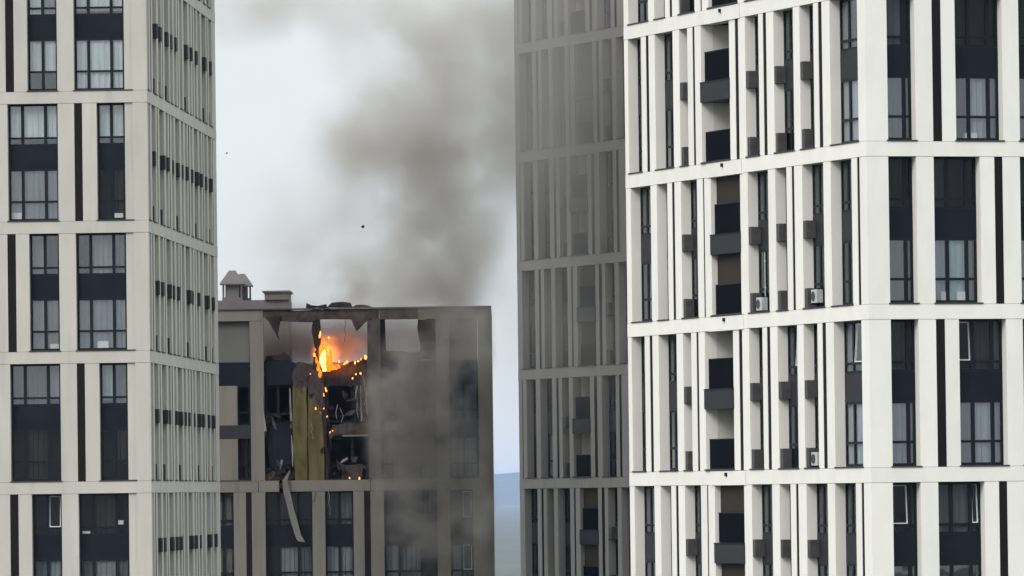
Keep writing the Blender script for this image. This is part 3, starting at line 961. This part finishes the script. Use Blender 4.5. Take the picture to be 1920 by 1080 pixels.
def cowl(u, w, zb, sz, hh):
    """ventilation cowl: square base, open louvred neck on corner posts, hipped roof"""
    b_ = CF.box('vent_cowl', u - sz / 2, u + sz / 2, w - sz / 2, w + sz / 2, zb, zb + 0.12 * hh, 'roofing')
    for sx in (-1, 1):
        for sy in (-1, 1):
            CF.sub('post', b_, box_mesh(0.07, 0.07, 0.42 * hh, 'roofing'), sx * (sz / 2 - 0.05), sy * (sz / 2 - 0.05), 0.27 * hh)
    CF.sub('neck', b_, box_mesh(sz * 0.66, sz * 0.66, 0.42 * hh, 'roofing'), 0.02, 0, 0.27 * hh)
    bm = bmesh.new()
    e, r, H = sz * 0.62, sz * 0.16, 0.46 * hh
    lo = [bm.verts.new(p) for p in ((-e, -e, 0), (e, -e, 0), (e, e, 0), (-e, e, 0))]
    mi = [bm.verts.new(p) for p in ((-e * .98, -e * .98, .07), (e * .98, -e * .98, .07), (e * .98, e * .98, .07), (-e * .98, e * .98, .07))]
    hi = [bm.verts.new(p) for p in ((-r, -r, H), (r, -r, H), (r, r, H), (-r, r, H))]
    bm.faces.new(lo[::-1])
    bm.faces.new(hi)
    for A_, B_ in ((lo, mi), (mi, hi)):
        for i in range(4):
            bm.faces.new((A_[i], A_[(i + 1) % 4], B_[(i + 1) % 4], B_[i]))
    o = link('cowl_roof', to_mesh(bm, 'cowl_roof', 'roofing'), b_)
    o.location = (0, 0, 0.48 * hh)


cowl(14.75, -5.2, 61.085, 1.15, 1.75)
cowl(14.25, -6.6, 61.085, 1.0, 1.6)

# ------------------------------------------------------------------ loose things on the burning tower
def free_sheet(name, pts, w0, w1, mat, label, cat, seed, jag=0.04, group=None):
    o = ragged(name, pts, w0, w1, mat, CF, None, seed, jag)
    o.parent = None
    o.location = CF.world(0, 0, 0) * 0 + Vector((o.location.x + TC.location.x, o.location.y + TC.location.y, o.location.z))
    return tag(o, label, cat, group)


free_sheet('charred_sheet', [(10.45, 60.48), (10.4, 60.8), (10.15, 60.68), (9.75, 60.62), (9.3, 60.72), (9.2, 60.5)], -0.45, -0.15, 'char', 'charred sheet curling up at the end of the burnt roof edge', 'sheet metal', 31)
free_sheet('charred_sheet', [(9.3, 60.52), (9.0, 60.78), (8.4, 60.84), (7.9, 60.78), (7.8, 60.5)], -0.6, -0.2, 'char', 'humped charred sheet lying on the roof edge above the fire', 'sheet metal', 32)
free_sheet('charred_sheet', [(7.85, 60.51), (7.6, 60.66), (6.9, 60.62), (6.65, 60.5)], -0.5, -0.1, 'char_light', 'flat scorched sheet on the roof edge beside the sound cap', 'sheet metal', 33)
free_sheet('hanging_flap', [(12.75, 60.0), (12.5, 59.75), (12.2, 59.2), (11.98, 58.75), (11.93, 58.78), (12.1, 59.35), (12.2, 59.85), (11.8, 60.1)], 0.03, 0.07, 'char', 'long pointed flap hanging from the torn end of the top beam', 'sheet metal', 34, 0.02)
free_sheet('hanging_flap', [(7.95, 60.0), (7.75, 59.5), (7.6, 59.15), (7.5, 59.4), (7.1, 59.62), (6.75, 59.95)], 0.0, 0.05, 'char_light', 'triangular scorched flap hanging over the fire', 'sheet metal', 35, 0.02)
free_sheet('roof_debris', [(11.35, 57.56), (11.4, 57.85), (11.7, 58.05), (12.0, 57.9), (12.7, 57.85), (12.8, 57.56)], -1.6, -0.8, 'char', 'black heap of burnt debris on the sagging spandrel', 'debris', 36, 0.06)


def hanging_strip():
    """the long strip of pale cladding that has come loose and dangles across the band"""
    path = [(11.42, 0.06, 51.35), (11.58, 0.20, 51.05), (11.72, 0.30, 50.75), (11.60, 0.30, 50.1), (11.42, 0.25, 49.3), (11.22, 0.22, 48.5), (11.02, 0.20, 47.75), (10.82, 0.22, 47.35)]
    wd = [0.07, 0.14, 0.26, 0.40, 0.36, 0.38, 0.36, 0.42]
    bm = bmesh.new()
    rings = []
    for (u, w, z), q in zip(path, wd):
        rings.append([bm.verts.new(p) for p in ((u - q / 2, w - 0.02, z), (u + q / 2, w + 0.02, z + 0.05), (u + q / 2, w + 0.06, z + 0.05), (u - q / 2, w + 0.02, z))])
    for a, b in zip(rings, rings[1:]):
        for i in range(4):
            bm.faces.new((a[i], a[(i + 1) % 4], b[(i + 1) % 4], b[i]))
    bm.faces.new(rings[0][::-1])
    bm.faces.new(rings[-1])
    o = link('cladding_strip', to_mesh(bm, 'cladding_strip', 'greybeige'))
    o.location = CF.world(0, 0, 0)
    o.rotation_euler = (0, 0, CF.a)
    return tag(o, 'long pale strip of cladding dangling from the broken band', 'cladding')


hanging_strip()


def air_conditioner(face, u, w, z, label, turn=0.0):
    root = empty('air_conditioner', face.world(u, w, z))
    root.rotation_euler = (0, 0, face.a + turn)
    tag(root, label, 'air conditioner')
    o = link('casing', box_mesh(0.60, 0.24, 0.50, 'ac_paint'), root)
    o.location = (0, 0, 0.26)
    bm = bmesh.new()
    bmesh.ops.create_cone(bm, cap_ends=True, segments=20, radius1=0.18, radius2=0.18, depth=0.02)
    bmesh.ops.rotate(bm, verts=bm.verts[:], cent=(0, 0, 0), matrix=Matrix.Rotation(math.pi / 2, 3, 'X'))
    f = link('fan_grille', to_mesh(bm, 'fan_grille', 'ac_dark'), root)
    f.location = (0.08, 0.135 * face.sy, 0.26)
    for s in (-1, 1):
        b = link('bracket', box_mesh(0.04, 0.4, 0.05, 'frame'), root)
        b.location = (0.28 * s, -0.04 * face.sy, -0.025)


air_conditioner(RL, 11.70, -0.21, sill_z(1) + 0.10, 'white air conditioner with a long pipe above it, beside the dark loggia')
air_conditioner(RL, 5.82, -0.21, sill_z(1) + 0.22, 'white air conditioner two bays from the corner of the white tower')
air_conditioner(RL, 5.92, -0.17, sill_z(0) + 0.12, 'white air conditioner on a lower sill, half hidden by a pier')
air_conditioner(CF, 5.72, 0.05, 53.55, 'pale air conditioner hanging on the smoke covered wall of the burning tower')


def pipe(face, u, w, z0, z1, label):
    bm = bmesh.new()
    bmesh.ops.create_cone(bm, cap_ends=True, segments=8, radius1=0.022, radius2=0.022, depth=z1 - z0)
    for sgn in (-1, 1):
        bmesh.ops.create_cube(bm, size=0.06, matrix=Matrix.Translation((0, 0, sgn * (z1 - z0) * 0.3)))
    o = link('refrigerant_pipe', to_mesh(bm, 'pipe', 'ac_paint'))
    o.location = face.world(u, w, (z0 + z1) / 2)
    o.rotation_euler = (0, 0, face.a)
    tag(o, label, 'pipe')


pipe(RL, 11.55, -0.30, sill_z(1) + 0.65, sill_z(1) + 2.35, 'thin white pipe rising from an air conditioner')


def carton(face, u, w, z, sx, sz, label):
    bm = bmesh.new()
    bm_box(bm, -sx / 2, sx / 2, -0.09, 0.09, 0, sz)
    bm_box(bm, -sx / 2 - 0.005, sx / 2 + 0.005, -0.095, 0.095, sz * 0.86, sz + 0.006)
    o = link('white_box', to_mesh(bm, 'white_box', 'card'))
    o.location = face.world(u, w, z)
    o.rotation_euler = (0, 0, face.a)
    tag(o, label, 'box')


lowz = lambda k: sill_z(k) + 0.14
upz = lambda k: sill_z(k) + OPEN - UP_H + 0.08
carton(LF, 2.22, -0.53, lowz(1), 0.5, 0.33, 'white box standing behind the middle pane of a grey window')
carton(LF, 4.45, -0.53, lowz(1), 0.46, 0.22, 'low white box behind a two-light window beside a dark strip')
carton(LF, 6.2, -0.53, lowz(2), 0.5, 0.30, 'pale box low in the corner of a three-light window')
carton(LF, 1.42, -0.53, lowz(2), 0.4, 0.22, 'pale box under the dark drapes beside the stained corner')
carton(LF, 1.5, -0.53, upz(-1) + 0.42, 0.26, 0.18, 'small white notice behind a black window by the corner')
carton(LF, 3.1, -0.53, upz(-1), 0.35, 0.12, 'pale books lying on the sill of the black window')
carton(RF, 3.24, -0.53, lowz(1), 0.38, 0.32, 'white box under the striped curtain of a two-light window')
carton(RF, 3.92, -0.53, lowz(1), 0.42, 0.32, 'white box behind the bare pane next to a curtain')
carton(RF, 4.35, -0.53, lowz(2), 0.5, 0.2, 'pale box on the sill of a greenish window')


# ------------------------------------------------------------------ fire
M['flame_core'] = emit('flame_core', (1.0, 0.50, 0.09), 4.5)
M['flame_edge'] = emit('flame_edge', (1.0, 0.20, 0.014), 1.35)
M['ember'] = emit('ember', (1.0, 0.33, 0.06), 2.6)


def tongue(bm, u, w, z, h, r, lean, seed, tw=0.0):
    """one flame tongue: a twisted, tapering lathe"""
    rnd = random.Random(seed)
    n, seg = 9, 9
    rings = []
    for j in range(n + 1):
        t = j / n
        rad = r * (0.55 + 1.1 * t) * (1 - t) ** 0.8 * 1.35 + 0.004
        cx = u + lean * t * h + 0.12 * r * math.sin(5 * t + seed) * 3 * t
        cy = w + 0.10 * r * math.cos(4 * t + seed)
        rings.append([bm.verts.new((cx + rad * math.cos(6.283 * i / seg + tw * t) * (1 + rnd.uniform(-.38, .38)), cy + rad * 0.8 * math.sin(6.283 * i / seg + tw * t), z + h * t + rnd.uniform(-.03, .03) * h)) for i in range(seg)])
    for a, b in zip(rings, rings[1:]):
        for i in range(seg):
            f = bm.faces.new((a[i], a[(i + 1) % seg], b[(i + 1) % seg], b[i]))
            f.smooth = True
    bm.faces.new(rings[0][::-1])
    bm.faces.new(rings[-1])


def flame(name, specs, mat, parent=None, label=None, cat=None, group=None):
    u0, w0, z0 = specs[0][:3]
    bm = bmesh.new()
    for i, s in enumerate(specs):
        tongue(bm, s[0] - u0, (s[1] - w0), s[2] - z0, s[3], s[4], s[5] if len(s) > 5 else 0, i * 3 + int(u0 * 10))
    o = link(name, to_mesh(bm, name, mat), parent)
    if parent:
        o.location = CF.world(u0, w0, z0) - parent.location
    else:
        o.location = CF.world(u0, w0, z0)
    o.rotation_euler = (0, 0, CF.a)
    if label:
        tag(o, label, cat, group)
    return o


fb = CF.world(9.45, -0.3, 56.95)
fire = empty('fire', fb)
tag(fire, 'bright orange and yellow fire blazing where the roof screen post has burnt away', 'fire')
for u_, w_, z_, h_, r_, l_, m_ in ((9.48, -0.20, 57.22, 0.95, 0.15, -0.02, 'flame_core'), (9.42, -0.12, 56.95, 0.65, 0.12, 0.06, 'flame_core'), (9.58, -0.30, 57.4, 0.6, 0.12, -0.1, 'flame_core'),
                                (9.38, -0.40, 57.35, 1.25, 0.20, 0.05, 'flame_edge'), (9.62, -0.42, 57.25, 1.15, 0.17, 0.10, 'flame_edge'), (9.16, -0.38, 57.3, 0.95, 0.12, -0.12, 'flame_edge'),
                                (9.80, -0.20, 56.72, 0.8, 0.10, -0.1, 'flame_edge'), (9.86, -0.15, 57.4, 0.4, 0.07, 0.0, 'flame_edge'), (9.22, -0.22, 56.92, 0.5, 0.14, 0.1, 'flame_edge'),
                                (9.02, -0.20, 57.0, 0.42, 0.12, 0.0, 'flame_edge'), (8.80, -0.20, 57.03, 0.30, 0.11, 0.0, 'flame_edge'), (8.62, -0.22, 57.1, 0.24, 0.08, 0.1, 'flame_edge'),
                                (9.68, -0.10, 56.6, 0.5, 0.09, 0.0, 'flame_edge'), (9.50, -0.45, 57.9, 0.75, 0.10, -0.15, 'flame_edge')):
    flame('flame', [(u_, w_, z_, h_, r_, l_)], m_, fire)

for lab, grp, spots in (
        ('small flame flickering just above the main blaze', 'flames above the blaze', ((599, 634, .30, .045), (617, 635, .14, .04))),
        ('lone flame under the top beam beside the scorched post', None, ((695, 602, .34, .05),)),
        ('small flame in the row along the top edge of the charred spandrel', 'flames along the charred spandrel',
         ((636, 681, .16, .05), (644, 682, .12, .045), (650, 680, .14, .05), (664, 681, .32, .05), (672, 677, .14, .05), (677, 676, .14, .04), (685, 674, .2, .06), (690, 671, .14, .05), (695, 671, .14, .04))),
        ('glowing ember on the face of the charred spandrel', 'embers on the charred spandrel', ((668, 701, .14, .04), (677, 702, .16, .045), (660, 709, .08, .03))),
        ('burning drip falling down the charred edge of the insulation', 'burning drips beside the insulation',
         ((611, 733, .22, .04), (608, 742, .14, .03), (591, 770, .10, .035), (608, 767, .10, .035), (612, 783, .14, .035))),
        ('tiny ember on the pale ledge', 'embers on the pale ledge', ((619, 811, .08, .03), (623, 809, .07, .025))),
        ('ember on the scorched panel under the broken window', 'embers under the broken window', ((675, 901, .14, .035), (657, 898, .08, .03))),
        ('small ember above the head of the insulation board', None, ((582, 702, .10, .03),)),
        ('small flame against the burnt post stump', None, ((588, 668, .16, .05),))):
    for px, py, h, r in spots:
        h, r = h * wr.uniform(0.6, 1.5), r * wr.uniform(0.7, 1.25)
        p = at(px + wr.uniform(-1.5, 1.5), py + wr.uniform(-2, 2), 390.0)
        flame('flame', [(-(p.x - kC.x), -0.10, p.z, h, r, wr.uniform(-0.3, 0.3))], 'ember', None, lab, 'flame', grp)

# bits of burnt matter carried up by the heat
for px, py, s, lab in ((680, 425, 0.11, 'black scrap of burnt matter drifting in the smoke'), (425, 287, 0.06, 'tiny dark scrap drifting in clear sky beside the beige tower')):
    bm = bmesh.new()
    vv = [bm.verts.new(p) for p in ((-s, 0, 0), (s * .4, -s * .3, s * .9), (s, .02, s * .2), (s * .3, s * .4, -s))]
    for f in ((0, 1, 2), (0, 2, 3), (0, 3, 1), (1, 3, 2)):
        bm.faces.new([vv[i] for i in f])
    o = link('burnt_scrap', to_mesh(bm, 'burnt_scrap', 'char'))
    o.location = at(px, py, 386)
    tag(o, lab, 'debris')


# ------------------------------------------------------------------ smoke, halo of the fire and haze
def volume_object(name, lo, hi, blobs, colour, dens, warp=(3.0, 0.16), detail=(0.42, 0.35), emission=None, aniso=0.2, step=0.35, con=(0.55, 1.25)):
    """closed box of air whose density is a sum of soft lobes broken up by turbulence; coordinates are metres in the world"""
    bm = bmesh.new()
    bm_box(bm, lo[0], hi[0], lo[1], hi[1], lo[2], hi[2])
    mt = bpy.data.materials.new(name)
    mt.use_nodes = True
    t = mt.node_tree
    t.nodes.clear()
    N, L = t.nodes.new, t.links.new
    o_ = N('ShaderNodeOutputMaterial')
    pv = N('ShaderNodeVolumePrincipled')
    pv.inputs['Color'].default_value = (*colour, 1)
    pv.inputs['Anisotropy'].default_value = aniso
    pv.inputs['Density Attribute'].default_value = ''
    g = N('ShaderNodeNewGeometry')

    def noise(scale, det, rough=0.55):
        n = N('ShaderNodeTexNoise')
        n.inputs['Scale'].default_value = scale
        n.inputs['Detail'].default_value = det
        n.inputs['Roughness'].default_value = rough
        L(g.outputs['Position'], n.inputs['Vector'])
        return n

    nw = noise(warp[1], 1)
    s1 = N('ShaderNodeVectorMath'); s1.operation = 'SUBTRACT'
    L(nw.outputs['Color'], s1.inputs[0]); s1.inputs[1].default_value = (0.5, 0.5, 0.5)
    s2 = N('ShaderNodeVectorMath'); s2.operation = 'SCALE'
    L(s1.outputs[0], s2.inputs[0]); s2.inputs['Scale'].default_value = warp[0] * 2
    s3 = N('ShaderNodeVectorMath'); s3.operation = 'ADD'
    L(g.outputs['Position'], s3.inputs[0]); L(s2.outputs[0], s3.inputs[1])
    acc = None
    for (c, r, w, wf) in blobs:
        a = N('ShaderNodeVectorMath'); a.operation = 'SUBTRACT'
        L((s3 if wf else g).outputs['Vector' if wf else 'Position'], a.inputs[0]); a.inputs[1].default_value = c
        b = N('ShaderNodeVectorMath'); b.operation = 'MULTIPLY'
        L(a.outputs[0], b.inputs[0]); b.inputs[1].default_value = (1 / r[0], 1 / r[1], 1 / r[2])
        l = N('ShaderNodeVectorMath'); l.operation = 'LENGTH'
        L(b.outputs[0], l.inputs[0])
        mr = N('ShaderNodeMapRange'); mr.interpolation_type = 'SMOOTHSTEP'
        mr.inputs['From Min'].default_value = 1.0; mr.inputs['From Max'].default_value = 0.15
        mr.inputs['To Min'].default_value = 0.0; mr.inputs['To Max'].default_value = w
        L(l.outputs['Value'], mr.inputs['Value'])
        if acc is None:
            acc = mr.outputs[0]
        else:
            ad = N('ShaderNodeMath'); ad.operation = 'ADD'
            L(acc, ad.inputs[0]); L(mr.outputs[0], ad.inputs[1])
            acc = ad.outputs[0]
    nd = noise(detail[0], 3, 0.55)
    mr = N('ShaderNodeMapRange')
    mr.inputs['From Min'].default_value = detail[1]; mr.inputs['From Max'].default_value = 0.65
    mr.inputs['To Min'].default_value = con[0]; mr.inputs['To Max'].default_value = con[1]
    L(nd.outputs['Fac'], mr.inputs['Value'])
    mu = N('ShaderNodeMath'); mu.operation = 'MULTIPLY'
    L(acc, mu.inputs[0]); L(mr.outputs[0], mu.inputs[1])
    m2 = N('ShaderNodeMath'); m2.operation = 'MULTIPLY'
    L(mu.outputs[0], m2.inputs[0]); m2.inputs[1].default_value = dens
    L(m2.outputs[0], pv.inputs['Density'])
    if emission:
        m3 = N('ShaderNodeMath'); m3.operation = 'MULTIPLY'
        L(mu.outputs[0], m3.inputs[0]); m3.inputs[1].default_value = emission[1]
        L(m3.outputs[0], pv.inputs['Emission Strength'])
        pv.inputs['Emission Color'].default_value = (*emission[0], 1)
    L(pv.outputs[0], o_.inputs['Volume'])
    mt.cycles.volume_step_rate = step
    o = link(name, to_mesh(bm, name, mt))
    return tag(o, kind='stuff')


PXM = FPX / 386.0


def lobe(px, py, Y, rx, ry, rz, w, wf=True):
    p = at(px, py, Y)
    return (tuple(p), (rx / PXM, ry, rz / PXM), w, wf)


plume = [
    lobe(770, 290, 392, 230, 8, 180, 0.46), lobe(710, 260, 391, 170, 7, 150, 0.30), lobe(650, 470, 395, 290, 7, 250, 0.17), lobe(660, 560, 393, 90, 4, 70, 0.30), lobe(930, 200, 388, 240, 8, 280, 0.42), lobe(845, 480, 391, 150, 7, 190, 0.52), lobe(760, 550, 393, 210, 6, 110, 0.40),
    lobe(530, 0, 394, 240, 7, 110, 0.34), lobe(800, 60, 392, 260, 7, 190, 0.30),
]
volume_object('smoke', (-19, 378, 53), (8, 405, 82), plume, (0.655, 0.605, 0.55), 0.50, warp=(2.6, 0.20), detail=(0.36, 0.36), step=0.9, con=(0.2, 1.65))
veil = [lobe(1060, 180, 372, 260, 9, 400, 0.45, False), lobe(1080, 560, 368, 240, 8, 380, 0.15, False)]
volume_object('smoke', (-9.5, 356, 42), (13, 386, 90), veil, (0.60, 0.57, 0.54), 0.27, detail=(0.16, 0.34), step=1.3, con=(0.3, 1.5))
cling = [lobe(775, 750, 387.3, 120, 2.4, 160, 1.3), lobe(870, 620, 387.0, 80, 2.4, 140, 0.6), lobe(780, 860, 387.4, 115, 2.4, 130, 0.8), lobe(810, 985, 387.6, 130, 2.2, 120, 0.5), lobe(880, 930, 387.4, 60, 2.2, 220, 0.25)]
volume_object('smoke', (-10, 384.2, 43), (-0.9, 389.85, 66), cling, (0.585, 0.55, 0.515), 0.85, warp=(0.7, 0.35), detail=(0.55, 0.37), step=0.8, con=(0.12, 1.7))
roof_smoke = [lobe(550, 640, 394, 140, 3.2, 85, 1.2, False), lobe(660, 640, 394, 90, 3.2, 80, 0.8, False), lobe(760, 640, 394.5, 100, 3.0, 80, 0.85, False)]
volume_object('smoke', (-17, 391.2, 57.5), (-2, 397.5, 61.5), roof_smoke, (0.50, 0.41, 0.39), 0.95, detail=(0.5, 0.33), step=1.0)
glow = [lobe(612, 660, 390.6, 34, 0.8, 42, 1.0, False), lobe(645, 655, 391.2, 60, 1.0, 46, 0.11, False), lobe(640, 690, 390.4, 60, 0.6, 26, 0.16, False)]
volume_object('fire_glow', (-13.5, 389.4, 55.5), (-7.2, 392.6, 60), glow, (0.35, 0.24, 0.20), 0.75, warp=(0.25, 1.2), detail=(1.6, 0.36), emission=((1.0, 0.22, 0.022), 1.9), con=(0.3, 1.5), step=0.6)  # halo of firelight in the smoke, put in as emission of the volume

# the air between here and the hills
bm = bmesh.new()
bm_box(bm, -13100, 13100, -3100, 39100, -4, 150)
hz = bpy.data.materials.new('haze')
hz.use_nodes = True
hz.node_tree.nodes.clear()
ho = hz.node_tree.nodes.new('ShaderNodeOutputMaterial')
hv = hz.node_tree.nodes.new('ShaderNodeVolumePrincipled')
hv.inputs['Color'].default_value = (0.52, 0.66, 1.0, 1)
hv.inputs['Density'].default_value = 0.000027
hv.inputs['Density Attribute'].default_value = ''
hz.node_tree.links.new(hv.outputs[0], ho.inputs['Volume'])
tag(link('haze', to_mesh(bm, 'haze', hz)), kind='stuff')
